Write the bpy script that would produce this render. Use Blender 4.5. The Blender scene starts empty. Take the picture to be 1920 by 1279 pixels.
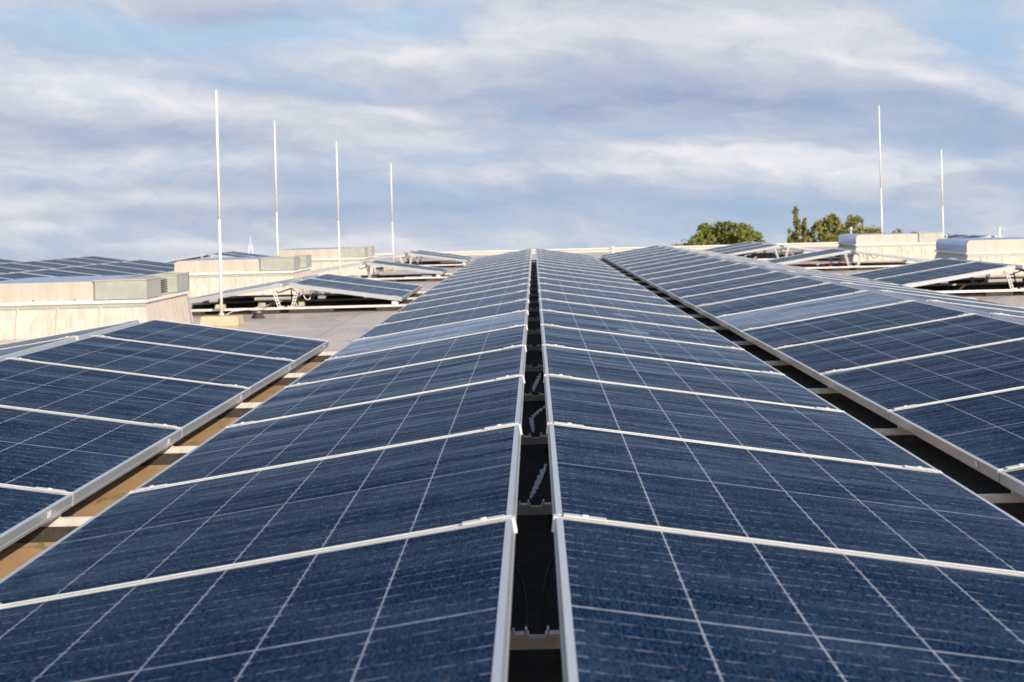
import bpy, math, random
from mathutils import Matrix, Vector
random.seed(7)
C = bpy.context.scene
COL = C.collection
R = math.radians

# ------------------------------------------------------------------ camera
F = 4051.0; VX, VY = 1000.7, 410.5; ROLL = 0.025; EYE = 0.78; CX = 0.012
PITCH = R(1.25)                                    # the roof rises gently away from the camera
TILT = Matrix.Rotation(PITCH, 4, 'X')
cam = bpy.data.cameras.new('camera'); camo = bpy.data.objects.new('camera', cam); COL.objects.link(camo)
cam.sensor_width = 36; cam.lens = F/1920*36
cam.shift_x = -(VX-960)/1920; cam.shift_y = -(639.5-VY)/1920
cam.clip_start = 0.1; cam.clip_end = 6000
cam.dof.use_dof = True; cam.dof.focus_distance = 7.0; cam.dof.aperture_fstop = 13
camo.matrix_world = TILT @ Matrix.Translation((CX, 0, EYE)) @ Matrix.Rotation(R(90), 4, 'X') @ Matrix.Rotation(-ROLL, 4, 'Z')
C.camera = camo

# ------------------------------------------------------------------ node helpers
class NT:
    def __init__(s, tree): s.t = tree; s.n = tree.nodes; s.l = tree.links; s.n.clear()
    def node(s, kind, **kw):
        n = s.n.new(kind)
        for k, v in kw.items(): setattr(n, k, v)
        return n
    def put(s, sock, v):
        if isinstance(v, bpy.types.NodeSocket): s.l.new(v, sock)
        elif v is not None: sock.default_value = v
    def m(s, op, a, b=None, c=None, clamp=False):
        n = s.node('ShaderNodeMath', operation=op, use_clamp=clamp)
        for i, v in enumerate((a, b, c)):
            if v is not None: s.put(n.inputs[i], v)
        return n.outputs[0]
    def mix(s, f, a, b, blend='MIX'):
        n = s.node('ShaderNodeMix', data_type='RGBA', blend_type=blend)
        s.put(n.inputs[0], f); s.put(n.inputs[6], a); s.put(n.inputs[7], b); return n.outputs[2]
    def noise(s, vec, scale, detail=4, rough=.5, dist=0):
        n = s.node('ShaderNodeTexNoise'); s.put(n.inputs['Vector'], vec)
        n.inputs['Scale'].default_value = scale; n.inputs['Detail'].default_value = detail
        n.inputs['Roughness'].default_value = rough; n.inputs['Distortion'].default_value = dist
        return n.outputs[0]
    def ramp(s, f, *stops):
        n = s.node('ShaderNodeValToRGB'); s.put(n.inputs[0], f); cr = n.color_ramp
        while len(cr.elements) < len(stops): cr.elements.new(.5)
        for e, (p, c) in zip(cr.elements, stops):
            e.position = p; e.color = (c, c, c, 1) if isinstance(c, (int, float)) else (*c, 1)
        return n.outputs[0]
    def vmap(s, vec, sc=(1, 1, 1), loc=(0, 0, 0), rot=(0, 0, 0)):
        n = s.node('ShaderNodeMapping'); s.put(n.inputs[0], vec)
        n.inputs['Scale'].default_value = sc; n.inputs['Location'].default_value = loc; n.inputs['Rotation'].default_value = rot
        return n.outputs[0]
def lin(r, g, b):
    f = lambda c: c/12.92 if c <= .04045 else ((c+.055)/1.055)**2.4
    return (f(r/255), f(g/255), f(b/255), 1)

# ------------------------------------------------------------------ sky and sun
SUN_EL, SUN_AZ = 23.0, 146.5                       # azimuth clockwise from +Y: low sun behind the camera, to its right
def pxdir(px, py):
    a, b = px-VX, py-VY; c, s = math.cos(ROLL), math.sin(ROLL)
    d = (TILT.to_3x3() @ Vector(((a*c-b*s)/F, 1, -(a*s+b*c)/F))).normalized()
    return math.atan2(d.x, d.y), math.asin(d.z)
world = bpy.data.worlds.new('World'); C.world = world; world.use_nodes = True
w = NT(world.node_tree)
STR = 0.12; EXPO = 0.2
tc = w.node('ShaderNodeTexCoord').outputs['Generated']
sep = w.node('ShaderNodeSeparateXYZ'); w.l.new(tc, sep.inputs[0])
az = w.m('ARCTAN2', sep.outputs[0], sep.outputs[1]); el = w.m('ARCSINE', sep.outputs[2])
def cmb(x, y, z=0.):
    n = w.node('ShaderNodeCombineXYZ'); w.put(n.inputs[0], x); w.put(n.inputs[1], y); w.put(n.inputs[2], z); return n.outputs[0]
# higher in the sky the streaks widen the way a flat cloud layer does
P = cmb(w.m('MULTIPLY', az, 8.), w.m('MULTIPLY', w.m('ADD', el, w.m('MULTIPLY', az, .05)), 28.))
warp = w.noise(P, .8, 5, .62); warp2 = w.noise(w.vmap(P, loc=(7, 3, 2)), .8, 5, .62)
waz = w.m('ADD', az, w.m('MULTIPLY', w.m('SUBTRACT', warp, .5), .10))
wel = w.m('ADD', el, w.m('MULTIPLY', w.m('SUBTRACT', warp2, .5), .030))
def blob(px, py, sx, sy, wt, tilt=0.):
    a0, e0 = pxdir(px, py)
    da = w.m('SUBTRACT', waz, a0); de = w.m('SUBTRACT', wel, e0)
    if tilt: de = w.m('SUBTRACT', de, w.m('MULTIPLY', da, tilt))
    u = w.m('DIVIDE', da, sx/F); v = w.m('DIVIDE', de, sy/F)
    q = w.m('ADD', w.m('MULTIPLY', u, u), w.m('MULTIPLY', v, v))
    return w.m('MULTIPLY', w.m('EXPONENT', w.m('MULTIPLY', q, -1.)), wt)
def total(lst):
    t = lst[0]
    for x in lst[1:]: t = w.m('ADD', t, x)
    return t
P2 = cmb(w.m('MULTIPLY', waz, 12.), w.m('MULTIPLY', w.m('ADD', wel, w.m('MULTIPLY', az, .10)), 34.))
streak = w.noise(P, .75, 7, .52, .3)
fine = w.noise(w.vmap(P2, (1, 1, 1), (4, 1, 0)), 3.0, 10, .60, .35)
sheet = w.noise(w.vmap(P2, (1, 1.6, 1), (1, 5, 3), (0, 0, .12)), .9, 6, .5, .4)
# cover: how much cloud hides the blue
cover = total([w.m('MULTIPLY', w.m('SUBTRACT', streak, .5), 1.8), w.m('MULTIPLY', w.m('SUBTRACT', fine, .5), .9),
    blob(330, 55, 430, 38, -.75, -.03), blob(1850, 50, 120, 60, -1.1, -.3), blob(1880, 110, 90, 40, -.4), blob(760, 40, 120, 36, -.35), blob(560, 155, 330, 20, -.35, -.08),
    blob(200, 318, 300, 34, -.45), blob(1000, 215, 150, 34, -.5, -.12), blob(850, 300, 200, 20, -.3),
    blob(850, 370, 330, 30, -.3), blob(1130, 262, 200, 18, -.45), blob(300, 440, 500, 34, -.25), blob(1500, 400, 460, 44, -.5),
    blob(1780, 270, 100, 16, -.4), blob(1300, 110, 500, 90, .5), blob(350, 220, 420, 45, .4)])
cov = w.m('ADD', cover, .93, clamp=True)
# light: how bright the cloud itself is
light = total([w.m('MULTIPLY', w.m('SUBTRACT', sheet, .5), 1.0), w.m('MULTIPLY', w.m('SUBTRACT', fine, .5), .75),
    blob(130, 150, 240, 26, .50, -.12), blob(300, 195, 260, 22, .22, -.10), blob(1150, 60, 480, 40, .38), blob(800, 112, 260, 20, .25), blob(1560, 290, 280, 17, .60, -.02), blob(1380, 300, 240, 15, .40, -.04),
    blob(1050, 335, 330, 18, .32), blob(1600, 325, 200, 20, .35), blob(700, 250, 330, 26, .22, -.10), blob(150, 300, 330, 26, .32), blob(150, 375, 330, 20, .30), blob(60, 425, 160, 14, .3),
    blob(1720, 130, 220, 22, .34, -.28), blob(1850, 170, 120, 20, .25, -.2), blob(500, 455, 520, 10, .25), blob(1100, 458, 500, 12, .25), blob(560, 105, 200, 16, .2), blob(740, 205, 100, 10, .3, -.2),
    blob(1450, 185, 480, 42, -.50, -.06), blob(1060, 215, 200, 36, -.42), blob(480, 22, 160, 20, -.45), blob(250, 245, 330, 28, -.28, -.05), blob(640, 172, 260, 14, -.2, -.1),
    blob(950, 375, 300, 26, -.26), blob(1800, 240, 220, 26, -.30), blob(480, 350, 260, 16, -.30), blob(1400, 395, 420, 22, -.18), blob(650, 400, 300, 16, -.2)])
lt = w.m('MULTIPLY_ADD', light, .86, .49, clamp=True)
cloud = w.node('ShaderNodeValToRGB'); w.l.new(lt, cloud.inputs[0])
cr = cloud.color_ramp; cr.elements[0].color = lin(157, 173, 203); cr.elements[1].color = lin(240, 238, 241)
e_ = cr.elements.new(.5); e_.color = lin(198, 206, 220)
grad = w.ramp(w.m('MULTIPLY', el, 7.), (0, lin(172, 197, 220)[:3]), (.3, lin(160, 188, 220)[:3]), (1, lin(176, 209, 240)[:3]))
seen = w.mix(cov, grad, cloud.outputs[0])
seen = w.mix(1., seen, (*[1/STR/2**EXPO]*3, 1), 'MULTIPLY')
sky = w.node('ShaderNodeTexSky', sky_type='NISHITA', sun_disc=False, sun_elevation=R(SUN_EL), sun_rotation=R(SUN_AZ), air_density=1., dust_density=1.2)
hi = w.m('MULTIPLY', w.m('SUBTRACT', el, .22), 2.2, clamp=True)      # thin cloud low down, clearer sky overhead
back = w.m('MULTIPLY', w.m('ADD', sep.outputs[1], .1), -3., clamp=True)
allw = w.mix(w.m('MULTIPLY', w.m('MAXIMUM', hi, back), .75), seen, sky.outputs[0])
bg = w.node('ShaderNodeBackground'); w.l.new(allw, bg.inputs[0]); bg.inputs[1].default_value = STR
wo = w.node('ShaderNodeOutputWorld'); w.l.new(bg.outputs[0], wo.inputs[0])

sl = bpy.data.lights.new('sun', 'SUN'); sl.energy = 4.4; sl.angle = R(.53); sl.color = (1, .86, .71)
so = bpy.data.objects.new('sun', sl); COL.objects.link(so)
sd = Vector((math.sin(R(SUN_AZ))*math.cos(R(SUN_EL)), math.cos(R(SUN_AZ))*math.cos(R(SUN_EL)), math.sin(R(SUN_EL))))
so.rotation_euler = sd.to_track_quat('Z', 'Y').to_euler(); so.location = (5, -10, 20)
C.view_settings.view_transform = 'Standard'; C.view_settings.look = 'None'; C.view_settings.exposure = EXPO; C.view_settings.gamma = 1

# ------------------------------------------------------------------ materials
def mat(name):
    m = bpy.data.materials.new(name); m.use_nodes = True; t = NT(m.node_tree)
    b = t.node('ShaderNodeBsdfPrincipled'); o = t.node('ShaderNodeOutputMaterial'); t.l.new(b.outputs[0], o.inputs[0])
    return m, t, b
def simple(name, col, rough=.6, metal=0., var=.12, scale=9., bump=0., spec=.5, dirt=None, stretch=(1, 1, 1)):
    m, t, b = mat(name); oc = t.vmap(t.node('ShaderNodeTexCoord').outputs['Object'], stretch)
    n = t.noise(oc, scale, 6, .6)
    k = t.ramp(n, (.25, 1-var), (.75, 1+var))
    c = t.mix(1., (*col, 1), k, 'MULTIPLY')
    if dirt:
        n2 = t.noise(t.vmap(oc, (1, 1, .35), (3, 1, 2)), scale*.6, 7, .7)
        c = t.mix(t.ramp(n2, (.48, 0.), (.68, .75)), c, (*dirt, 1))
    t.put(b.inputs['Base Color'], c); b.inputs['Metallic'].default_value = metal
    t.put(b.inputs['Roughness'], t.m('MULTIPLY_ADD', n, .15, rough-.075)); b.inputs['Specular IOR Level'].default_value = spec
    if bump:
        bn = t.node('ShaderNodeBump'); bn.inputs['Strength'].default_value = bump; bn.inputs['Distance'].default_value = .004
        t.put(bn.inputs['Height'], t.noise(oc, scale*9, 5, .6)); t.l.new(bn.outputs[0], b.inputs['Normal'])
    return m
M = {}
M['alu'] = simple('anodised_aluminium', (.54, .58, .64), .32, .5, .05, 30, dirt=(.58, .56, .53))
M['rail'] = simple('mill_finish_aluminium', (.76, .74, .71), .45, .2, .08, 20, dirt=(.58, .53, .46))
M['clamp'] = simple('clamp_aluminium', (.78, .78, .77), .38, .3, .05, 40)
M['sticker'] = simple('white_label_film', (.80, .80, .80), .5, 0, .03, 10)
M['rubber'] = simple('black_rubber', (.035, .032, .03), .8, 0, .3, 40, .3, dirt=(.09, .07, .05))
M['cable'] = simple('black_cable_jacket', (.02, .02, .022), .5, 0, .2, 30)
M['foil'] = simple('grey_foil_strap', (.80, .84, .92), .45, .1, .12, 60, .2)
M['concrete'] = simple('pale_concrete', (.50, .44, .32), .9, 0, .15, 14, .5, dirt=(.25, .2, .12))
M['plinth'] = simple('cream_mineral_felt', (.58, .53, .475), .9, 0, .10, 5, .4, dirt=(.42, .34, .26), stretch=(5, 5, .35))
M['flashing'] = simple('white_flashing', (.82, .80, .76), .4, .1, .04, 8)
M['cover'] = simple('cream_cover_sheet', (.54, .50, .44), .5, .1, .07, 7, dirt=(.40, .37, .31), stretch=(2, 2, .6))
M['glazing'] = simple('glossy_rooflight_glazing', (.22, .36, .62), .22, .7, .08, 3, spec=.8)  # blue base colour carries the reflected blue sky on the shell
M['zinc'] = simple('galvanised_sheet', (.44, .47, .42), .42, .3, .12, 9, dirt=(.36, .37, .33))
M['darkmetal'] = simple('dark_louvre', (.05, .05, .055), .5, .3, .1, 9)
M['pole'] = simple('white_painted_pole', (.80, .80, .80), .45, .1, .03, 6)
M['red'] = simple('red_plastic', (.55, .03, .02), .5, 0, .1, 9)
M['parapet'] = simple('cream_parapet_sheet', (.56, .54, .50), .6, .05, .08, 1.5, dirt=(.55, .5, .42))
M['bark'] = simple('tree_bark', (.10, .075, .05), .9, 0, .3, 6, .5)
M['ground'] = simple('field_ground', (.10, .13, .05), .95, 0, .3, .02)

def roof_mat():
    m, t, b = mat('bitumen_roof_felt'); oc = t.node('ShaderNodeTexCoord').outputs['Object']
    big = t.noise(oc, .7, 6, .6, .4); mid = t.noise(t.vmap(oc, (1, .5, 1)), 5, 7, .65); gr = t.noise(oc, 160, 3, .7)
    c = t.mix(t.ramp(big, (.3, 0.), (.72, 1.)), (.80, .48, .21, 1), (.82, .55, .29, 1))
    c = t.mix(t.ramp(mid, (.46, 0.), (.66, .55)), c, (.52, .32, .16, 1))
    c = t.mix(t.ramp(gr, (.35, .0), (.75, .45)), c, (.7, .6, .48, 1))
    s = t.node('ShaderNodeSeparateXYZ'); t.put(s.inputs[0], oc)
    wx = t.m('MULTIPLY', t.m('SUBTRACT', mid, .5), 1.5)      # grey sheen of the sky painted into the open part of the roof
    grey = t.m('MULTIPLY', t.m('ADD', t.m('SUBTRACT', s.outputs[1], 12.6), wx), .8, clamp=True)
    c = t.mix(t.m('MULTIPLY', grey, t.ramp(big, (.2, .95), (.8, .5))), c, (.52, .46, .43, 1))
    fx = t.m('ABSOLUTE', t.m('SUBTRACT', t.m('FRACT', t.m('ADD', s.outputs[0], t.m('MULTIPLY', mid, .012))), .5))
    seam = t.m('LESS_THAN', fx, .006)
    fy = t.m('ABSOLUTE', t.m('SUBTRACT', t.m('FRACT', t.m('DIVIDE', t.m('ADD', s.outputs[1], t.m('MULTIPLY', mid, .03)), 5.)), .5))
    seam = t.m('MAXIMUM', seam, t.m('LESS_THAN', fy, .002))
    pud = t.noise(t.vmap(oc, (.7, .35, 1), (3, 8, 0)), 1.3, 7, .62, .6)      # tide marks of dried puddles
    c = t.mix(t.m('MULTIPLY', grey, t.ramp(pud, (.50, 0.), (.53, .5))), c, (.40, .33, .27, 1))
    c = t.mix(t.m('MULTIPLY', t.m('LESS_THAN', t.m('ABSOLUTE', t.m('SUBTRACT', pud, .515)), .006), .45), c, (.14, .11, .08, 1))
    c = t.mix(t.m('MULTIPLY', seam, .6), c, (.08, .06, .045, 1))
    t.put(b.inputs['Base Color'], c)
    t.put(b.inputs['Roughness'], t.m('MULTIPLY_ADD', big, .25, .20)); b.inputs['Specular IOR Level'].default_value = .9
    bn = t.node('ShaderNodeBump'); bn.inputs['Strength'].default_value = .15; bn.inputs['Distance'].default_value = .002
    t.put(bn.inputs['Height'], t.m('ADD', gr, t.m('MULTIPLY', mid, 2.))); t.l.new(bn.outputs[0], b.inputs['Normal'])
    return m
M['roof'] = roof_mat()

PW, PL, PT, LIP = 1.0, 1.684, .032, .011            # panel width, length, frame height, frame lip
def glass_mat(name, paleness):
    m, t, b = mat(name); tcn = t.node('ShaderNodeTexCoord'); oc = tcn.outputs['Object']
    s = t.node('ShaderNodeSeparateXYZ'); t.put(s.inputs[0], oc)
    info = t.node('ShaderNodeObjectInfo'); rnd = info.outputs['Random']
    off = t.node('ShaderNodeCombineXYZ'); t.put(off.inputs[0], t.m('MULTIPLY', rnd, 37.)); t.put(off.inputs[1], t.m('MULTIPLY', rnd, 91.))
    va = t.node('ShaderNodeVectorMath', operation='ADD'); t.put(va.inputs[0], oc); t.put(va.inputs[1], off.outputs[0]); rv = va.outputs[0]
    wob = t.m('MULTIPLY', t.m('SUBTRACT', t.noise(rv, 60, 2), .5), .0016)
    # gaps between the six cell columns
    cx = t.m('ABSOLUTE', t.m('SUBTRACT', t.m('FRACT', t.m('ADD', t.m('DIVIDE', t.m('ADD', s.outputs[0], wob), .1585), .5)), .5))
    inx = t.m('LESS_THAN', t.m('ABSOLUTE', s.outputs[0]), .40)
    vl = t.m('MULTIPLY', t.m('MULTIPLY', t.m('LESS_THAN', cx, .0095), inx), t.ramp(t.noise(t.vmap(rv, (.2, 1, 1)), 70, 3, .7), (.36, .35), (.58, 1.)))
    # half-cell gaps along the length, and the wider one across the middle
    ay = t.m('SUBTRACT', t.m('ABSOLUTE', t.m('ADD', s.outputs[1], wob)), .006)
    cy = t.m('ABSOLUTE', t.m('SUBTRACT', t.m('FRACT', t.m('ADD', t.m('DIVIDE', ay, .0815), .5)), .5))
    iny = t.m('MULTIPLY', t.m('LESS_THAN', ay, .80), t.m('GREATER_THAN', ay, .03))
    dash = t.ramp(t.noise(t.vmap(rv, (1, .1, 1)), 55, 3, .7), (.46, .08), (.62, 1.))
    hl = t.m('MULTIPLY', t.m('MULTIPLY', t.m('LESS_THAN', cy, .026), iny), dash)
    mid = t.m('MULTIPLY', t.m('LESS_THAN', t.m('ABSOLUTE', s.outputs[1]), .0048), t.ramp(t.noise(rv, 40, 2), (.3, .35), (.6, .75)))
    # solder crosses where the gaps meet
    cross = t.m('MULTIPLY', t.m('MULTIPLY', t.m('LESS_THAN', cx, .04), t.m('LESS_THAN', cy, .04)), t.m('MULTIPLY', inx, iny))
    edge = t.m('MULTIPLY', t.m('GREATER_THAN', t.m('ABSOLUTE', s.outputs[0]), .474), t.m('MULTIPLY', t.m('LESS_THAN', cy, .03), iny))
    line = t.m('MAXIMUM', t.m('MAXIMUM', t.m('MULTIPLY', vl, .85), t.m('MULTIPLY', hl, .50)), t.m('MAXIMUM', mid, t.m('MULTIPLY', t.m('MAXIMUM', cross, edge), .5)))
    # fine silver contact fingers and busbars inside the cells
    fg = t.m('LESS_THAN', t.m('ABSOLUTE', t.m('SUBTRACT', t.m('FRACT', t.m('DIVIDE', s.outputs[0], .0317)), .5)), .02)
    sp = t.noise(t.vmap(rv, (1, .13, 1)), 300, 2, .7); sp2 = t.noise(t.vmap(rv, (1, .085, 1)), 120, 4, .75)
    blue = t.mix(t.ramp(sp, (.38, 0.), (.66, 1.)), (.0003, .003, .012, 1), (.027, .070, .160, 1))
    blue = t.mix(t.ramp(sp2, (.3, .55), (.75, 0.)), blue, (.004, .014, .042, 1))
    dots = t.m('GREATER_THAN', t.noise(t.vmap(rv, (1, .25, 1)), 190, 1, .5), .765)
    blue = t.mix(t.m('MULTIPLY', dots, .35), blue, (.4, .45, .5, 1))
    blue = t.mix(t.m('MULTIPLY', fg, .05), blue, (.3, .34, .4, 1))
    # dried rain film, thicker towards the lower edge
    film = t.noise(t.vmap(rv, (1.3, 1.3, 1)), 2.2, 5, .58, .8)
    low = t.ramp(t.m('ADD', t.m('MULTIPLY', s.outputs[0], 1.), .5), (.80, 0.), (1., .5))
    smear = t.noise(t.vmap(rv, (5, .8, 1), rot=(0, 0, .5)), 2., 6, .7, 1.2)
    fd = t.m('ADD', t.m('MULTIPLY', t.ramp(film, (.45, 0.), (.8, 1.)), .10+paleness), t.m('MULTIPLY', t.m('MULTIPLY', low, t.ramp(smear, (.42, 0.), (.66, 1.))), .22), clamp=True)
    fd = t.m('ADD', fd, t.m('MULTIPLY', t.ramp(t.noise(t.vmap(rv, (.5, 1.2, 1), (2, 2, 2), (0, 0, .4)), 2.5, 5, .6, .6), (.36, .25), (.6, 1.)), paleness), clamp=True)
    c = t.mix(line, blue, (.46, .50, .58, 1))
    c = t.mix(fd, c, (.22, .33, .50, 1) if not paleness else (.34, .42, .54, 1))  # the hazy variant takes a paler overlay colour
    t.put(b.inputs['Base Color'], c)
    b.inputs['Specular IOR Level'].default_value = 0.
    t.put(b.inputs['Roughness'], t.m('ADD', t.m('MULTIPLY', sp2, .20), .16 if not paleness else .12))
    # anti-reflective textured glass: mirrors the sky only at a very flat angle
    bn = t.node('ShaderNodeBump'); bn.inputs['Strength'].default_value = .5; bn.inputs['Distance'].default_value = .0008
    t.put(bn.inputs['Height'], t.m('ADD', sp2, t.m('MULTIPLY', t.noise(rv, 7, 3), 1.5)))
    geo = t.node('ShaderNodeNewGeometry'); dt = t.node('ShaderNodeVectorMath', operation='DOT_PRODUCT')
    bw = t.node('ShaderNodeBump'); bw.inputs['Strength'].default_value = 1.; bw.inputs['Distance'].default_value = .02
    t.put(bw.inputs['Height'], t.noise(t.vmap(rv, (.8, 1.5, 1)), 1.6, 3, .5)); t.l.new(bw.outputs[0], bn.inputs['Normal'])
    t.put(dt.inputs[0], bw.outputs[0]); t.put(dt.inputs[1], geo.outputs['Incoming'])
    fac = t.m('POWER', t.m('SUBTRACT', 1., t.m('MAXIMUM', dt.outputs['Value'], .02), clamp=True), 22.)
    fac = t.m('MULTIPLY_ADD', fac, .60 if not paleness else .95, .003)
    gl = t.node('ShaderNodeBsdfGlossy'); gl.inputs['Color'].default_value = (.78, .89, 1, 1); t.l.new(bn.outputs[0], gl.inputs['Normal'])
    t.put(gl.inputs['Roughness'], t.m('ADD', t.m('MULTIPLY', sp2, .20), .12 if not paleness else .06))
    mx_ = t.node('ShaderNodeMixShader'); t.put(mx_.inputs[0], fac); t.l.new(b.outputs[0], mx_.inputs[1]); t.l.new(gl.outputs[0], mx_.inputs[2])
    out = [n for n in t.n if n.type == 'OUTPUT_MATERIAL'][0]; t.l.new(mx_.outputs[0], out.inputs[0])
    return m
M['smear'] = simple('dried_dirt_film', (.14, .20, .30), .5, 0, .3, 20)
M['glass'] = glass_mat('solar_cells_under_glass', 0.)
M['hazy'] = glass_mat('hazy_solar_glass', .40)

def leaf_mat(name, c1, c2):
    m, t, b = mat(name); oc = t.node('ShaderNodeTexCoord').outputs['Object']
    n = t.noise(oc, .9, 4, .6); n2 = t.noise(oc, 7, 3, .6)
    t.put(b.inputs['Base Color'], t.mix(t.ramp(t.m('ADD', t.m('MULTIPLY', n, .6), t.m('MULTIPLY', n2, .4)), (.35, 0.), (.65, 1.)), (*c1, 1), (*c2, 1)))
    b.inputs['Roughness'].default_value = .7; b.inputs['Subsurface Weight'].default_value = 0
    return m
M['leaf'] = leaf_mat('green_leaves', (.085, .115, .022), (.21, .22, .05))
M['leaf2'] = leaf_mat('olive_leaves', (.13, .145, .035), (.31, .28, .08))
M['leaf3'] = leaf_mat('russet_leaves', (.20, .09, .03), (.26, .13, .04))

# ------------------------------------------------------------------ mesh helpers
class MB:
    def __init__(s): s.v = []; s.f = []
    def add(s, vs, fs, mx=None):
        o = len(s.v); s.v += [tuple(mx @ Vector(p)) if mx else tuple(p) for p in vs]; s.f += [tuple(i+o for i in q) for q in fs]; return s
    def box(s, x0, x1, y0, y1, z0, z1, mx=None):
        return s.add([(x0, y0, z0), (x1, y0, z0), (x1, y1, z0), (x0, y1, z0), (x0, y0, z1), (x1, y0, z1), (x1, y1, z1), (x0, y1, z1)],
                     [(0, 3, 2, 1), (4, 5, 6, 7), (0, 1, 5, 4), (1, 2, 6, 5), (2, 3, 7, 6), (3, 0, 4, 7)], mx)
    def frus(s, a, b, z0, z1):
        (x0, x1, y0, y1), (X0, X1, Y0, Y1) = a, b
        return s.add([(x0, y0, z0), (x1, y0, z0), (x1, y1, z0), (x0, y1, z0), (X0, Y0, z1), (X1, Y0, z1), (X1, Y1, z1), (X0, Y1, z1)],
                     [(0, 3, 2, 1), (4, 5, 6, 7), (0, 1, 5, 4), (1, 2, 6, 5), (2, 3, 7, 6), (3, 0, 4, 7)])
    def prism(s, prof, y0, y1):                     # profile in x,z extruded along y
        n = len(prof)
        vs = [(x, y0, z) for x, z in prof]+[(x, y1, z) for x, z in prof]
        fs = [tuple(range(n)), tuple(range(2*n-1, n-1, -1))]+[(i, i+n, (i+1) % n+n, (i+1) % n) for i in range(n)]
        return s.add(vs, fs)
    def tube(s, pts, r, seg=8, r1=None):
        pts = [Vector(p) for p in pts]; n = len(pts); vs = []; fs = []
        for i, p in enumerate(pts):
            d = (pts[min(i+1, n-1)]-pts[max(i-1, 0)]).normalized()
            a = d.orthogonal().normalized() if i == 0 else (a-d*a.dot(d)).normalized()
            b = d.cross(a); rr = r if r1 is None else r+(r1-r)*i/(n-1)
            vs += [p+(a*math.cos(q)+b*math.sin(q))*rr for q in [2*math.pi*j/seg for j in range(seg)]]
        for i in range(n-1):
            for j in range(seg):
                k = (j+1) % seg; fs.append((i*seg+j, i*seg+k, (i+1)*seg+k, (i+1)*seg+j))
        fs += [tuple(range(seg-1, -1, -1)), tuple((n-1)*seg+j for j in range(seg))]
        return s.add(vs, fs)
    def build(s, name, m, parent=None, smooth=False, bevel=0):
        me = bpy.data.meshes.new(name); me.from_pydata(s.v, [], s.f); me.materials.append(m)
        if bevel:
            import bmesh
            bm = bmesh.new(); bm.from_mesh(me)
            bmesh.ops.recalc_face_normals(bm, faces=bm.faces)
            bmesh.ops.bevel(bm, geom=bm.edges[:], offset=bevel, segments=2, affect='EDGES', clamp_overlap=True)
            bm.to_mesh(me); bm.free()
        me.update()
        if smooth:
            for p in me.polygons: p.use_smooth = len(p.vertices) == 4
        o = bpy.data.objects.new(name, me); COL.objects.link(o); o.parent = parent
        return o
def tag(o, label, cat, group=None):
    o['label'] = label; o['category'] = cat
    if group: o['group'] = group
    return o
ROOF = []                                            # everything that stands on the roof rises with it
def empty(name, loc=(0, 0, 0), rot=(0, 0, 0)):
    o = bpy.data.objects.new(name, None); COL.objects.link(o); o.location = loc; o.rotation_euler = rot
    o.empty_display_size = .1; ROOF.append(o); return o
def top(o): ROOF.append(o); return o
def dup(root, loc, rot=(0, 0, 0), skip=()):
    r = root.copy(); COL.objects.link(r); r.location = loc; r.rotation_euler = rot; ROOF.append(r)
    for ch in list(root.children):
        if ch.name.split('.')[0] in skip: continue
        c = ch.copy(); COL.objects.link(c); c.parent = r
        for g in list(ch.children):
            d = g.copy(); COL.objects.link(d); d.parent = c
    return r
ORD = ['', 'first', 'second', 'third', 'fourth', 'fifth', 'sixth', 'seventh', 'eighth', 'ninth', 'tenth', 'eleventh', 'twelfth', 'thirteenth']

# ------------------------------------------------------------------ roof deck, ground, parapet
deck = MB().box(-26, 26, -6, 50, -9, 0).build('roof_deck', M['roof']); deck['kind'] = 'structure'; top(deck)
gr = MB().add([(-3000, -3000, -9.4), (3000, -3000, -9.4), (3000, 5000, -9.4), (-3000, 5000, -9.4)], [(0, 1, 2, 3)]).build('ground', M['ground']); gr['kind'] = 'structure'
pr = empty('roof_parapet', (0, 48.4, 0)); tag(pr, 'low cream parapet along the far edge of the flat roof', 'parapet')
MB().box(-4, 26, 0, .3, 0, .065).build('upstand', M['parapet'], pr)
for i in range(10): MB().box(-4+i*3, -4+i*3+2.994, -.03, .33, .0665, .088).build('coping', M['flashing'], pr)

# ------------------------------------------------------------------ solar panel
RZ, VZ, GAP, TL = .263, .114, .0766, .1492          # ridge top, valley top, ridge gap, panel tilt
ct, st = math.cos(TL), math.sin(TL)
def make_panel(gm):
    p = empty('solar_panel')
    f = MB(); hw, hl = PW/2, PL/2
    def bar(x0, x1, y0, y1): f.box(x0, x1, y0, y1, 0, PT)
    w_ = LIP
    bar(-hw, -hw+w_, -hl, hl); bar(hw-w_, hw, -hl, hl)
    f.box(-hw+w_, hw-w_, -hl, -hl+w_, 0, PT); f.box(-hw+w_, hw-w_, hl-w_, hl, 0, PT)
    # lower flange that turns inward under the glass
    f.box(-hw+w_, -hw+.035, -hl+w_, hl-w_, 0, .002); f.box(hw-.035, hw-w_, -hl+w_, hl-w_, 0, .002)
    # rounded profile step along both long outer sides
    f.box(-hw-.0012, -hw, -hl+.002, hl-.002, .004, .009); f.box(hw, hw+.0012, -hl+.002, hl-.002, .004, .009)
    f.build('frame', M['alu'], p)
    MB().box(-hw+w_, hw-w_, -hl+w_, hl-w_, PT-.008, PT-.0015).build('cell_sheet', gm, p)
    MB().box(hw+.0012, hw+.0018, .56, .60, .011, .027).build('sticker', M['sticker'], p)
    return p
proto = make_panel(M['glass']); proto2 = make_panel(M['hazy'])
used = {id(proto): False, id(proto2): False}
KX = []                                             # y of every seam k
def seam_y(k): return 3.75+1.70*k+.022*((k >= 7)+(k >= 14))
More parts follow.
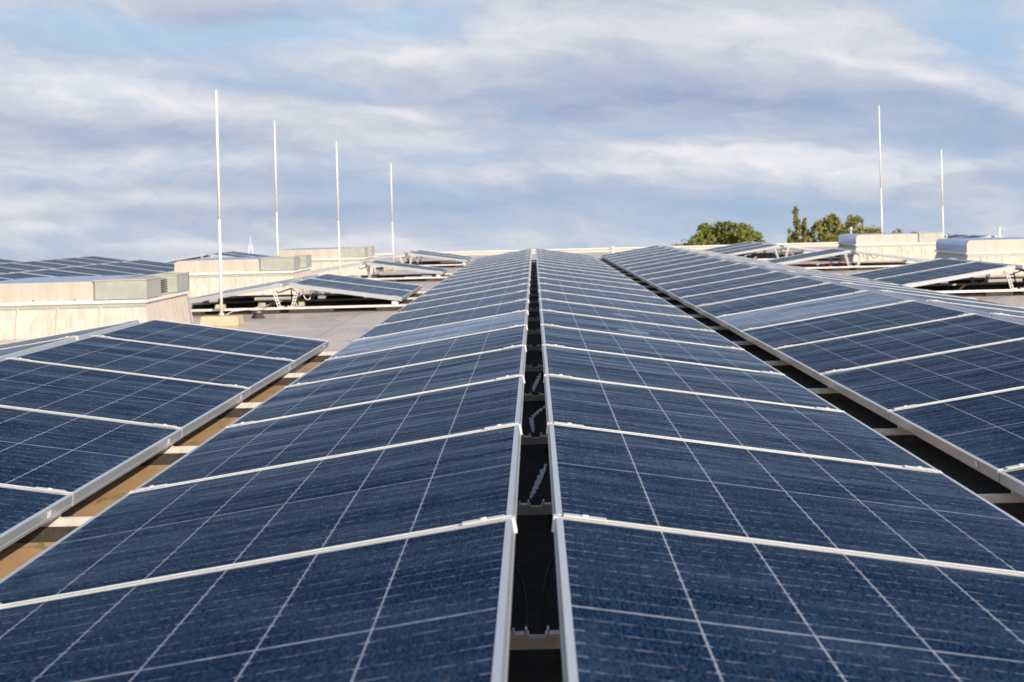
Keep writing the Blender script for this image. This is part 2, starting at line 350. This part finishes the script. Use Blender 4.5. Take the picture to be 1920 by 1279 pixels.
def put_panel(xr, y0, side, label, group, hazy=False):
    src = proto2 if hazy else proto
    x = xr+side*(GAP/2+.5*PW*ct); z = (RZ+VZ)/2
    n = Vector((side*st, 0, ct)); jit = lambda a: random.uniform(-a, a)
    loc = Vector((x, y0+.008+PL/2, z))-n*PT
    rot = (jit(.0012), TL+jit(.0015), (0 if side > 0 else math.pi)+jit(.0008))
    if not used[id(src)]: src.location = loc; src.rotation_euler = rot; used[id(src)] = True; o = src
    else: o = dup(src, loc, rot)
    tag(o, label, 'solar panel', group); return o

# ------------------------------------------------------------------ mounting rail under each seam
def make_rail():
    r = empty('mounting_rail'); hx = 1.0975-.002
    b = MB(); b.box(-hx, hx, -.015, .015, .036, .053); b.box(-hx, hx, -.015, -.005, .053, .056); b.box(-hx, hx, .005, .015, .053, .056)
    b.build('base_rail', M['rail'], r)
    for x0, x1 in ((-1.09, -.72), (-.30, -.06), (.03, .42), (.80, 1.09)): MB().box(x0, x1, -.034, .034, .0, .0355).build('rubber_mat', M['rubber'], r)
    for s in (-1, 1):
        a = Vector((s*.058, 0, .056)); e = Vector((s*.105, 0, .212)); l = MB()
        d = (e-a).normalized(); q = Vector((d.z, 0, -d.x))
        for o_ in (-.011, .011):                     # ladder-like perforated leg: two flanges and rungs
            c0 = a+q*o_; c1 = e+q*o_
            l.add([c0-q*.003+Vector((0, y, 0)) for y in (-.016, .016)]+[c0+q*.003+Vector((0, y, 0)) for y in (.016, -.016)]
                  + [c1-q*.003+Vector((0, y, 0)) for y in (-.016, .016)]+[c1+q*.003+Vector((0, y, 0)) for y in (.016, -.016)],
                  [(3, 2, 1, 0), (4, 5, 6, 7), (0, 1, 5, 4), (1, 2, 6, 5), (2, 3, 7, 6), (3, 0, 4, 7)])
        for i in range(6):
            c = a+(e-a)*((i+.3)/6); l.box(c.x-.010, c.x+.010, -.014, .014, c.z-.004, c.z+.004)
        leg = l.build('support_leg', M['rail'], r)
        MB().box(s*.030-.016, s*.030+.016, -.018, .018, .0565, .062).box(s*.019-.002, s*.019+.002, -.018, .018, .062, .070).box(s*.041-.002, s*.041+.002, -.018, .018, .062, .068).build('foot_clip', M['clamp'], leg)
        MB().box(s*.100-.022, s*.100+.022, -.03, .03, .204, .2135).build('head_plate', M['clamp'], leg)
        vx = s*(GAP/2+ct-.07)
        MB().box(vx-.022, vx+.022, -.022, .022, .0565, .0835).box(vx+s*.03-.006, vx+s*.03+.006, -.01, .01, .0565, .078).build('valley_bracket', M['clamp'], r)
        # raised double profile covering the joint
        c = Vector((s*GAP/2, 0, RZ)); mx = Matrix.Translation(c) @ Matrix.Rotation(s*TL, 4, 'Y')
        if s < 0: mx = Matrix.Translation(c) @ Matrix.Rotation(math.pi, 4, 'Z') @ Matrix.Rotation(TL, 4, 'Y')
        for yy, hh in ((-.0155, .0010), (.0085, .0022)) if s > 0 else ((.0085, .0010), (-.0155, .0022)):
            pf = MB().box(.002, PW-.002, yy, yy+.007, .0006, hh+.0006, mx)
            if yy < 0: pf.box(-.005, .002, -.0155, .0155, -.026, .0012, mx)
            pf.build('cover_profile', M['clamp'], r)
        for t_, ln in ((.05, .075), (PW-.06, .075)):  # clamps that bridge the seam near ridge and valley
            c = Vector((s*(GAP/2+t_*ct), 0, RZ-t_*st)); mx = Matrix.Translation(c) @ Matrix.Rotation(s*TL, 4, 'Y')
            cl = MB().box(-ln/2, ln/2, -.015, .015, .0030, .0055, mx).box(-ln/2, ln/2, -.0055, .0055, -.030, .0030, mx).build('clamp', M['clamp'], r)
            b_ = MB(); b_.tube([mx @ Vector((0, 0, .0055)), mx @ Vector((0, 0, .0085))], .006, 6); b_.build('bolt', M['rail'], cl)
    return r
rproto = make_rail(); rused = [False]
def put_rail(xr, y, label, group):
    if not rused[0]: rused[0] = True; rproto.location = (xr, y, 0); o = rproto
    else: o = dup(rproto, (xr, y, 0))
    tag(o, label, 'mounting rail', group); return o

SP = 2*ct+GAP+.1395                                  # spacing of the ridges
def ordinal(i, n):                                   # i from 0; count from whichever end is nearer
    if i < (n+1)//2: return (ORD[i+1]+' from camera' if i else 'nearest')
    j = n-1-i
    return (ORD[j+1]+' from far end' if j else 'farthest')
def row(xr, ys, where, lk=None, rk=None, hazy=()):
    """ys: list of seam y positions (panel starts) of the row."""
    n = len(ys)
    for side, name, ks in ((-1, 'left', lk), (1, 'right', rk)):
        ks = list(range(n)) if ks is None else ks
        for j, i in enumerate(ks):
            hz = (side, i) in hazy; q = ordinal(j, len(ks)) if len(ks) > 1 else 'only'
            lab = ('pale hazy' if hz else 'dark')+' solar panel, '+q+', '+name+' slope of '+where
            put_panel(xr, ys[i], side, lab, 'solar panels on the '+name+' slope of '+where, hz)
    shade_strip(xr, ys[0]+.15, ys[-1]+1.65, where)
    seams = sorted(set([y for y in ys]+[ys[-1]+1.70]))
    for i, y in enumerate(seams):
        put_rail(xr, y+(.03 if i == 0 else 0), 'mounting rail, '+ordinal(i, len(seams))+' under '+where, 'mounting rails under '+where)

def shade_strip(xr, y0, y1, where):  # added dark sheet stands for the shade below the panels and in the valley
    tag(top(MB().box(xr-1.065, xr+.76, y0, y1, .0015, .006).build('shade_sheet', M['rubber'], None)), 'black added shade sheet on the roof under '+where, 'shade sheet', 'black shade sheets under the panel rows')
ks = range(-1, 20)
row(0, [seam_y(k) for k in ks], 'the central row', hazy=((-1, 5),))
row(-SP, [seam_y(k) for k in range(0, 5)], 'the near left row', lk=range(1, 5))
row(SP, [seam_y(k) for k in range(0, 20)], 'the long right row', rk=range(3, 20), hazy=((-1, 5),))
row(-SP, [19.05, 20.75], 'the nearest short left row')
row(-SP-.02, [28.2], 'the second short left row')
row(-SP+.06, [36.1, 37.8], 'the farthest short left row')
row(SP*2-.12, [19.0, 20.7], 'the nearest short right row')
row(SP*2-.20, [28.3], 'the second short right row')
row(SP*2-.45, [34.3, 36.0, 37.7], 'the farthest short right row')
row(-2*SP, [29.9, 31.6, 33.3], 'the row behind the second skylight')
row(-3*SP, [24.06, 25.76, 27.5, 29.2, 30.9, 32.6, 34.3], 'the first far left row')
row(-3*SP+.3, [41.5, 43.2], 'the distant left skyline row')
row(-4*SP, [31., 32.7, 34.4, 36.1, 37.8, 39.5, 41.2], 'the second far left row')
row(-5*SP, [37., 38.7, 40.4, 42.1], 'the outermost far left row')
row(4*SP-.4, [39.4, 41.1, 42.8, 44.5], 'the far right skyline row')

for o in list(ROOF):                                  # two panels carry a pale dried smear
    l = o.get('label', '')
    for idx, (q, sx, sy) in enumerate((('sixth from camera, right slope of the central row', -.02, -.35), ('seventh from camera, right slope of the central row', .01, -.10))):
        if l == 'dark solar panel, '+q:
            rnd = random.Random(idx+3); vs = []; N = 22
            for i in range(N):
                a = 2*math.pi*i/N; k_ = rnd.uniform(.8, 1.12)
                vs.append((sx+.085*math.cos(a)*k_, sy+.17*math.sin(a)*k_))
            me = MB().add([(x, y, PT-.0012) for x, y in vs]+[(x, y, PT-.0008) for x, y in vs], [tuple(range(N-1, -1, -1)), tuple(range(N, 2*N))]+[(i, (i+1) % N, (i+1) % N+N, i+N) for i in range(N)])
            me.build('dried_smear', M['smear'], o); o['label'] = l.replace('dark solar panel', 'panel with pale smear')

# ------------------------------------------------------------------ skylights
def make_skylight():
    s = empty('skylight'); h = .675
    MB().frus((-h-.07, h+.025, -.08, 1.96), (-h+.02, h-.02, .0, 1.93), 0, .245).build('plinth', M['plinth'], s, bevel=.006)
    for x in (-.52, -.27, .02, .33):
        MB().add([(x, -.0845, .01), (x+.016, -.0845, .01), (x+.012, -.0105, .2445), (x+.004, -.0105, .2445), (x, -.0765, .01), (x+.016, -.0765, .01), (x+.012, -.0025, .2445), (x+.004, -.0025, .2445)],
            [(0, 1, 2, 3), (0, 4, 5, 1), (1, 5, 6, 2), (2, 6, 7, 3), (3, 7, 4, 0), (7, 6, 5, 4)]).build('felt_joint', M['plinth'], s)
    MB().box(-h+.01, h-.01, -.016, 0, .216, .2452).build('sealing_strip', M['zinc'], s)
    fl = MB(); fl.box(-h-.005, h+.005, -.03, 1.96, .2455, .268); fl.build('flashing', M['flashing'], s, bevel=.003)
    sk = MB()
    for i in range(4): sk.box(-h+.06+i*.34, -h+.065+i*.34, -.0315, -.03, .2475, .266)
    sk.build('flashing_joint', M['zinc'], s)
    # cover: rounded on its left side
    prof = [(-h+.01, .2685)]
    for i in range(7):
        a = math.pi-(math.pi/2)*i/6; prof.append((-h+.06+.05*math.cos(a), .352+.055*math.sin(a)))
    prof += [(.295, .4068), (.295, .2685)]
    cv = MB().prism(prof, .0, .03).build('cover_front', M['cover'], s)
    MB().prism(prof, .0305, 1.92).build('cover_shell', M['glazing'], s)
    MB().box(.2955, .60, .03, 1.88, .2685, .395).build('side_box', M['zinc'], s)
    v = MB().box(.298, h, -.02, .58, .272, .409).build('vent_box', M['zinc'], s, bevel=.003)
    MB().box(.293, h+.006, -.026, .586, .4095, .416).build('box_lid', M['cover'], v)
    v = MB().box(.52, h, 1.30, 1.92, .272, .409).build('vent_box', M['zinc'], s, bevel=.003)
    MB().box(.515, h+.006, 1.294, 1.926, .4095, .416).build('box_lid', M['cover'], v)
    lv = MB()
    for i in range(6): lv.box(.6005, .612, .85, 1.26, .285+i*.018, .292+i*.018)
    lv.build('louvre', M['darkmetal'], s)
    fe = MB()
    for x in (-.45, -.15, .15): fe.box(x-.004, x+.004, -.006, -.0005, .275, .283)
    fe.build('fastener', M['darkmetal'], s)
    return s
sky0 = make_skylight()
SK = [((-3.47, 15.62, 0), 'pale flat skylight with greenish vent box, nearest one at the left edge'),
      ((-3.36, 24.2, 0), 'second skylight on the left, behind the tallest pole, with vent box at its right end'),
      ((-3.19, 32.2, 0), 'farthest skylight on the left, behind the third pole from the left'),
      ((5.62, 33.2, 0), 'cream skylight on the right in front of the trees'),
      ((5.66, 24.9, 0), 'cream skylight at the right edge with a rounded glossy end')]
for i, (loc, lab) in enumerate(SK):
    o = sky0 if i == 0 else dup(sky0, loc)
    o.location = loc; tag(o, lab, 'skylight', 'skylights on the flat roof')

# ------------------------------------------------------------------ lightning rods
def rod(x, y, h, lab, base=.31, r=.0108):
    p = empty('lightning_rod', (x, y, 0)); tag(p, lab, 'lightning rod', 'white lightning rods on the roof')
    MB().tube([(0, 0, .075), (0, 0, h*.45)], r, 12).build('lower_tube', M['pole'], p, True)
    MB().tube([(0, 0, h*.45), (0, 0, h-.02)], r*.97, 12).tube([(0, 0, h-.02), (0, 0, h)], r*.9, 12, r*.3).build('upper_tube', M['pole'], p, True)
    b = MB().frus((-base*.5, base*.5, -.16, .16), (-base*.47, base*.47, -.14, .14), .0, .08).build('ballast_block', M['concrete'], p, bevel=.006)
    MB().tube([(0, 0, .08), (0, 0, .10)], r*1.9, 12).build('collar', M['rail'], p, True)
    return p
rod(-2.462, 17.0, 1.86, 'tallest-looking white rod on a yellowish concrete block, leftmost of all', r=.0115)
rod(-3.21, 27.1, 2.10, 'second white rod from the left, rising behind the second skylight')
rod(-2.412, 26.8, 1.81, 'third white rod from the left, in front of the farthest left skylight', .26)
rod(-2.307, 35.4, 1.76, 'shortest-looking white rod, fourth from the left')
rod(5.97, 37.0, 2.58, 'white rod on the right rising behind the skylight before the trees', r=.0125)
rod(7.32, 38.6, 1.84, 'rightmost white rod, between the two right skylights', r=.0125)

# small things on the roof
def small_block(x, y, lab, s=.048):
    o = MB().frus((-s, s, -s, s), (-s*.45, s*.5, -s*.5, s*.5), 0, s*1.05).build('conductor_holder', M['rubber'], None, bevel=.004)
    p = empty('wire_holder', (x, y, 0)); p.rotation_euler.z = .6; o.parent = p; o.name = 'body'
    MB().box(-s*.35, s*.40, -s*.35, s*.35, s*1.055, s*1.2).build('cap', M['concrete'], p)
    tag(p, lab, 'wire holder', 'wire holders beside the first rod')
small_block(-2.33, 18.2, 'small dark pyramid-shaped wire holder, nearer one right of the concrete block')
small_block(-2.37, 19.75, 'small dark pyramid-shaped wire holder, farther one against the rail')
# lightning conductor wire on the roof
pts = [(-2.50+.02, 16.86, .05), (-2.42, 17.3, .10), (-2.36, 17.8, .09), (-2.33, 18.2, .095), (-2.35, 19.0, .075), (-2.37, 19.75, .095), (-2.39, 21, .03), (-2.5, 24, .02)]
tag(top(MB().tube(pts, .004, 6).build('conductor_wire', M['rail'], None, True)), 'thin metal wire running between the small dark holders on the roof', 'wire')
# ballast stones on the long rails of the short rows
k = 0
for x, y, sx, lab in ((-2.77, 19.06, .045, 'small pale block on the left end rail of the short row behind the nearest skylight'),
                      (-2.08, 19.2, .04, 'pale block beside the perforated legs of the short row left'),
                      (-2.42, 19.22, .035, 'small pale block left of the perforated legs on the short row left'),
                      (4.62, 19.02, .05, 'white block on the rail of the nearest short right row')):
    tag(top(MB().frus((x-sx, x+sx, y-.05, y+.05), (x-sx*.85, x+sx*.9, y-.045, y+.045), .0575, .095).build('ballast_block', M['concrete'], None, bevel=.004)), lab, 'ballast block', 'ballast blocks on the rails')
# cables hanging below the open row ends
def cable(pts, lab, r=.006, m='cable', name='hanging_cable'):
    P_ = [Vector(p) for p in pts]; out = []
    for i in range(len(P_)-1):
        p0 = P_[max(i-1, 0)]; p1 = P_[i]; p2 = P_[i+1]; p3 = P_[min(i+2, len(P_)-1)]
        for q in range(6):
            u = q/6; out.append(.5*((2*p1)+(p2-p0)*u+(2*p0-5*p1+4*p2-p3)*u*u+(3*p1-p0-3*p2+p3)*u**3))
    out.append(P_[-1])
    tag(top(MB().tube(out, r, 6).build(name, M[m], None, True)), lab, 'cable', 'cables hanging under the open row ends')
def loops(x, y, where):
    cable([(x-.10, y+.03, .20), (x-.06, y+.0, .185), (x, y, .205), (x+.05, y+.02, .215), (x+.09, y+.04, .17), (x+.10, y+.05, .07)], 'black cable arching over the ridge gap at '+where)
    cable([(x+.14, y+.06, .21), (x+.16, y+.05, .13), (x+.20, y+.07, .12), (x+.22, y+.1, .20), (x+.30, y+.12, .15), (x+.36, y+.14, .19)], 'pale cable bundle looping under the right slope at '+where, .0045, 'rail')
    cable([(x+.02, y+.25, .20), (x+.03, y+.22, .10), (x+.08, y+.2, .06), (x+.3, y+.3, .065), (x+.7, y+.4, .06)], 'black cable lying on the deck under '+where)
loops(-SP, 19.1, 'the short row behind the nearest skylight')
loops(-SP, 28.25, 'the one-panel-long row left')
loops(-SP+.06, 36.15, 'the farthest short row left')
loops(2*SP-.12, 19.05, 'the nearest short row right')
loops(2*SP-.2, 28.35, 'the one-panel-long row right')
loops(2*SP-.45, 34.35, 'the farthest short row right')
# long dark cable duct seen under the open short rows
for x, y, lab in ((-SP, 20.3, 'dark cable duct on the roof under the short row behind the nearest skylight'), (2*SP-.12, 20.3, 'dark cable duct on the roof under the nearest short right row'),
                  (2*SP-.2, 29.3, 'dark cable duct on the roof under the second short right row')):
    tag(top(MB().frus((x-.85, x+.85, y-.07, y+.07), (x-.85, x+.85, y-.05, y+.05), 0, .055).build('cable_duct', M['rubber'], None, bevel=.004)), lab, 'cable duct', 'cable ducts under the short rows')
for x, sx, lab in ((3.62, .10, 'longer red plastic strip under the left slope of the one-panel-long row right'), (3.93, .035, 'short red strip in the middle of the three red ones'), (4.13, .05, 'red plastic block near the legs of the one-panel-long row right')):
    tag(top(MB().frus((x-sx, x+sx, 28.8, 28.95), (x-sx*.95, x+sx*.95, 28.82, 28.93), 0, .085).build('red_strip', M['red'], None, bevel=.003)), lab, 'plastic strip', 'red plastic pieces under the row')
# crinkled straps in the ridge gap of the central row
def strap(pts, wd, lab):
    mb = MB(); vs = []; n = len(pts); fs = []; P_ = [Vector(p) for p in pts]; fine_ = []
    for i in range(n-1):
        for q in range(7): fine_.append(P_[i].lerp(P_[i+1], q/7))
    fine_.append(P_[-1]); N = len(fine_)
    for i, p in enumerate(fine_):
        d = (fine_[min(i+1, N-1)]-fine_[max(i-1, 0)]); d.z = 0; d.normalize(); s_ = Vector((d.y, -d.x, 0))
        wv = wd*(.85+.3*math.sin(i*1.9))*min(1, (i+2)/6, (N-i+1)/6); z = .004*math.sin(i*2.3)
        for q in (-1, 1): vs.append(p+s_*wv*q+Vector((0, 0, z)))
        for q in (-1, 1): vs.append(p+s_*wv*q+Vector((0, 0, z-.0015)))
    for i in range(N-1):
        a, b_ = i*4, i*4+4
        fs += [(a, a+1, b_+1, b_), (a+3, a+2, b_+2, b_+3), (a+1, a+3, b_+3, b_+1), (a+2, a, b_, b_+2)]
    fs += [(0, 2, 3, 1), (4*N-4, 4*N-3, 4*N-1, 4*N-2)]
    tag(top(mb.add(vs, fs).build('crinkled_strap', M['foil'], None)), lab, 'strap', 'straps in the ridge gap')
y1, y2, y3 = seam_y(1), seam_y(2), seam_y(3)
strap([(-.014, y1+.03, .072), (-.002, y1+.12, .085), (.012, y1+.24, .10), (.030, y1+.42, .115)], .0075, 'grey crinkled strap in the central ridge gap, nearest, straight and slanted')
strap([(-.008, y2+.03, .072), (-.010, y2+.16, .082), (-.014, y2+.30, .092), (.005, y2+.42, .10), (.034, y2+.56, .11)], .0075, 'grey crinkled strap in the central ridge gap, middle one, bent in an S')
strap([(-.006, y3+.03, .072), (-.004, y3+.18, .08), (.012, y3+.42, .09), (.026, y3+.66, .10)], .0085, 'grey crinkled strap in the central ridge gap, farthest and shortest')

cable([(-.075, seam_y(0)+.3, .17), (-.03, seam_y(0)+.25, .12), (-.018, seam_y(0)+.1, .08), (-.02, seam_y(0)-.0, .065)], 'thin black cable in the nearest part of the central gap, left side', .003)
cable([(.075, seam_y(0)+.45, .18), (.03, seam_y(0)+.4, .12), (.012, seam_y(0)+.26, .08), (.01, seam_y(0)+.14, .03)], 'thin black cable in the nearest part of the central gap, right side', .003)
# skyline bits beyond the roof edge rows
p = empty('roof_antenna', (-5.9, 45., 0)); tag(p, 'tiny lattice antenna on the skyline left of the second rod', 'antenna')
a_ = MB()
for dx in (-.07, .07): a_.tube([(dx, 0, 0), (dx*.3, 0, .40)], .011, 6)
for i in range(4): a_.tube([(-.06+.012*i, 0, .08+i*.08), (.06-.012*i, 0, .13+i*.08)], .008, 5)
a_.build('mast', M['pole'], p); MB().tube([(0, 0, .40), (0, 0, .55)], .008, 6).build('tip', M['pole'], p)
p = empty('roof_vent', (1.62, 44.5, 0)); tag(p, 'tiny white vent cap between the two long rows at the far roof edge', 'vent')
MB().tube([(0, 0, 0), (0, 0, .13)], .04, 10).build('pipe', M['pole'], p, True); MB().tube([(0, 0, .13), (0, 0, .17)], .07, 12, .05).build('cap', M['flashing'], p, True)
p = empty('vent_pipe', (5.95, 40.5, 0)); tag(p, 'slim cream pipe with a round head in front of the trees', 'vent pipe')
MB().tube([(0, 0, 0), (0, 0, .42)], .018, 10).build('pipe', M['parapet'], p, True); MB().tube([(0, 0, .42), (0, 0, .44), (0, 0, .46), (0, 0, .48)], .038, 12, .026).build('head', M['parapet'], p, True)
p = empty('vent_pipe', (8.15, 37.8, 0)); tag(p, 'short white pipe standing above the skylight at the right edge', 'vent pipe')
MB().tube([(0, 0, 0), (0, 0, .40)], .024, 12).build('pipe', M['pole'], p, True); MB().tube([(0, 0, .40), (0, 0, .42)], .034, 12).build('cap', M['pole'], p, True)
p = empty('pipe_frame', (7.6, 40.5, 0)); tag(p, 'small grey pipe frame on the skyline right of the rightmost rod', 'pipe frame')
MB().tube([(-.12, 0, 0), (-.12, 0, .28), (.14, 0, .29), (.14, 0, 0)], .018, 8).build('rail', M['rail'], p)
MB().box(-.10, .12, -.02, .02, .17, .24).build('plate', M['alu'], p)

# ------------------------------------------------------------------ trees beyond the building
GZ = -9.4
def tree(px0, px1, ytop, Y, m, lab, lobes, n=2600, leaf=.30, kind='broadleaf_tree', ybase=None):
    """Crown spans px0..px1 and reaches ytop; lobes are (x, z, rx, rz) in crown units (0..1 across, 0..1 up from the base of the crown)."""
    def P3(px, py):
        a, e = pxdir(px, py); cp = camo.matrix_world.translation; return cp.x+math.tan(a)*Y, cp.z+math.tan(e)*Y/math.cos(a)
    mg = (px1-px0)*.15; ytop -= (px1-px0)*.03; xa, zt = P3(px0-mg, ytop); xb, _ = P3(px1+mg, ytop); wd = xb-xa; xc = (xa+xb)/2
    zb = P3((px0+px1)/2, ybase or 500)[1]; hgt = zt-zb
    rnd = random.Random(lab)
    root = bpy.data.objects.new(kind, None); COL.objects.link(root); root.location = (xc, Y, GZ); tag(root, lab, 'tree', 'trees beyond the roof edge')
    tr = MB(); tr.tube([(0, 0, 0), (.1, 0, (zb-GZ)*.6), (0, .1, zb-GZ), (0, 0, zb-GZ+hgt*.55)], wd*.045+.08, 8, .06)
    cr_ = MB()
    for (lx, lz, rx, rz) in lobes:
        c = Vector(((lx-.5)*wd, rnd.uniform(-.2, .2)*wd, zb-GZ+lz*hgt))
        tr.tube([(0, 0, zb-GZ-.5), (c.x*.5, c.y*.5, (zb-GZ)*.5+c.z*.5), tuple(c)], .10, 5, .03)
        k_ = int(n*rx*rz/sum(a*b for _, _, a, b in lobes))
        sub = [Vector((rnd.gauss(0, .55), rnd.gauss(0, .55), rnd.gauss(0, .55))) for _ in range(9)]
        for i in range(k_):
            s_ = rnd.choice(sub); d = Vector((rnd.gauss(0, .26), rnd.gauss(0, .26), rnd.gauss(0, .26)))+s_
            if d.length > 1.1: d = d.normalized()*rnd.uniform(.85, 1.15)
            p = c+Vector((d.x*rx*wd, d.y*rx*wd, d.z*rz*hgt))
            a = Vector((rnd.gauss(0, 1), rnd.gauss(0, 1), rnd.gauss(0, 1))).normalized(); b_ = a.orthogonal().normalized(); q = a.cross(b_)
            L = leaf*rnd.uniform(.6, 1.3); W_ = L*.6
            cr_.add([p-b_*L, p-q*W_, p+b_*L+a*L*.2, p+q*W_], [(0, 1, 2, 3)])
    tr.build('trunk', M['bark'], root, True); cr_.build('crown', m, root)
TY = 260
tree(1312, 1412, 418, TY, M['leaf'], 'large rounded green tree left of the poplar, widest crown', [(.24, .70, .20, .22), (.45, .74, .22, .22), (.68, .68, .22, .22), (.88, .52, .18, .22), (.45, .40, .40, .30), (.80, .30, .26, .26), (.14, .40, .20, .26)], 9000, .24)
tree(1274, 1330, 437, TY-6, M['leaf'], 'small dark green tree at the left foot of the large rounded tree', [(.5, .62, .34, .30), (.25, .40, .26, .25), (.78, .42, .26, .28)], 2600, .2)
tree(1396, 1438, 438, TY+4, M['leaf2'], 'low sparse green tree right of the large rounded tree', [(.3, .55, .3, .28), (.7, .35, .28, .22)], 1300, .2)
tree(1254, 1284, 450, TY+10, M['leaf3'], 'small russet treetop, leftmost on the skyline', [(.4, .6, .35, .3), (.75, .4, .25, .22)], 420, .2)
tree(1480, 1512, 385, TY, M['leaf2'], 'tall narrow poplar, the highest treetop', [(.40, .88, .13, .11), (.40, .74, .17, .13), (.42, .60, .18, .13), (.80, .66, .12, .13), (.74, .52, .15, .13), (.42, .44, .26, .15), (.80, .34, .22, .16), (.10, .34, .13, .16), (.4, .22, .4, .2)], 3000, .18, 'poplar_tree')
tree(1474, 1488, 424, TY-4, M['leaf2'], 'thin green shoot tree at the left foot of the poplar', [(.5, .6, .3, .32), (.5, .3, .4, .25)], 380, .18)
tree(1498, 1532, 422, TY+6, M['leaf2'], 'small tree between the poplar and the next broad tree', [(.4, .6, .34, .25), (.6, .3, .4, .22)], 1500, .2)
tree(1519, 1578, 399, TY+2, M['leaf2'], 'olive green airy tree right of the poplar', [(.62, .80, .2, .15), (.35, .66, .2, .17), (.85, .60, .17, .18), (.15, .52, .16, .14), (.55, .42, .3, .16), (.25, .28, .24, .16), (.8, .30, .26, .18), (.5, .62, .26, .2)], 4600, .22)
tree(1574, 1642, 401, TY+5, M['leaf2'], 'olive green tree in the middle of the right group', [(.45, .82, .18, .13), (.2, .66, .18, .16), (.70, .66, .2, .17), (.45, .5, .26, .17), (.88, .46, .22, .2), (.12, .40, .22, .2), (.5, .3, .5, .2)], 5200, .22)
tree(1632, 1690, 417, TY+3, M['leaf2'], 'lower thin tree at the right end of the tree group, behind a white rod', [(.2, .66, .22, .24), (.75, .60, .2, .2), (.3, .35, .4, .26)], 2200, .2)
tree(1742, 1756, 445, TY, M['leaf'], 'tiny treetop between the two right skylights', [(.5, .5, .4, .4)], 160, .2)

# ------------------------------------------------------------------ raise everything on the sloping roof
bpy.context.view_layer.update()
for o in ROOF:
    o.matrix_world = TILT @ o.matrix_world
bpy.context.view_layer.update()
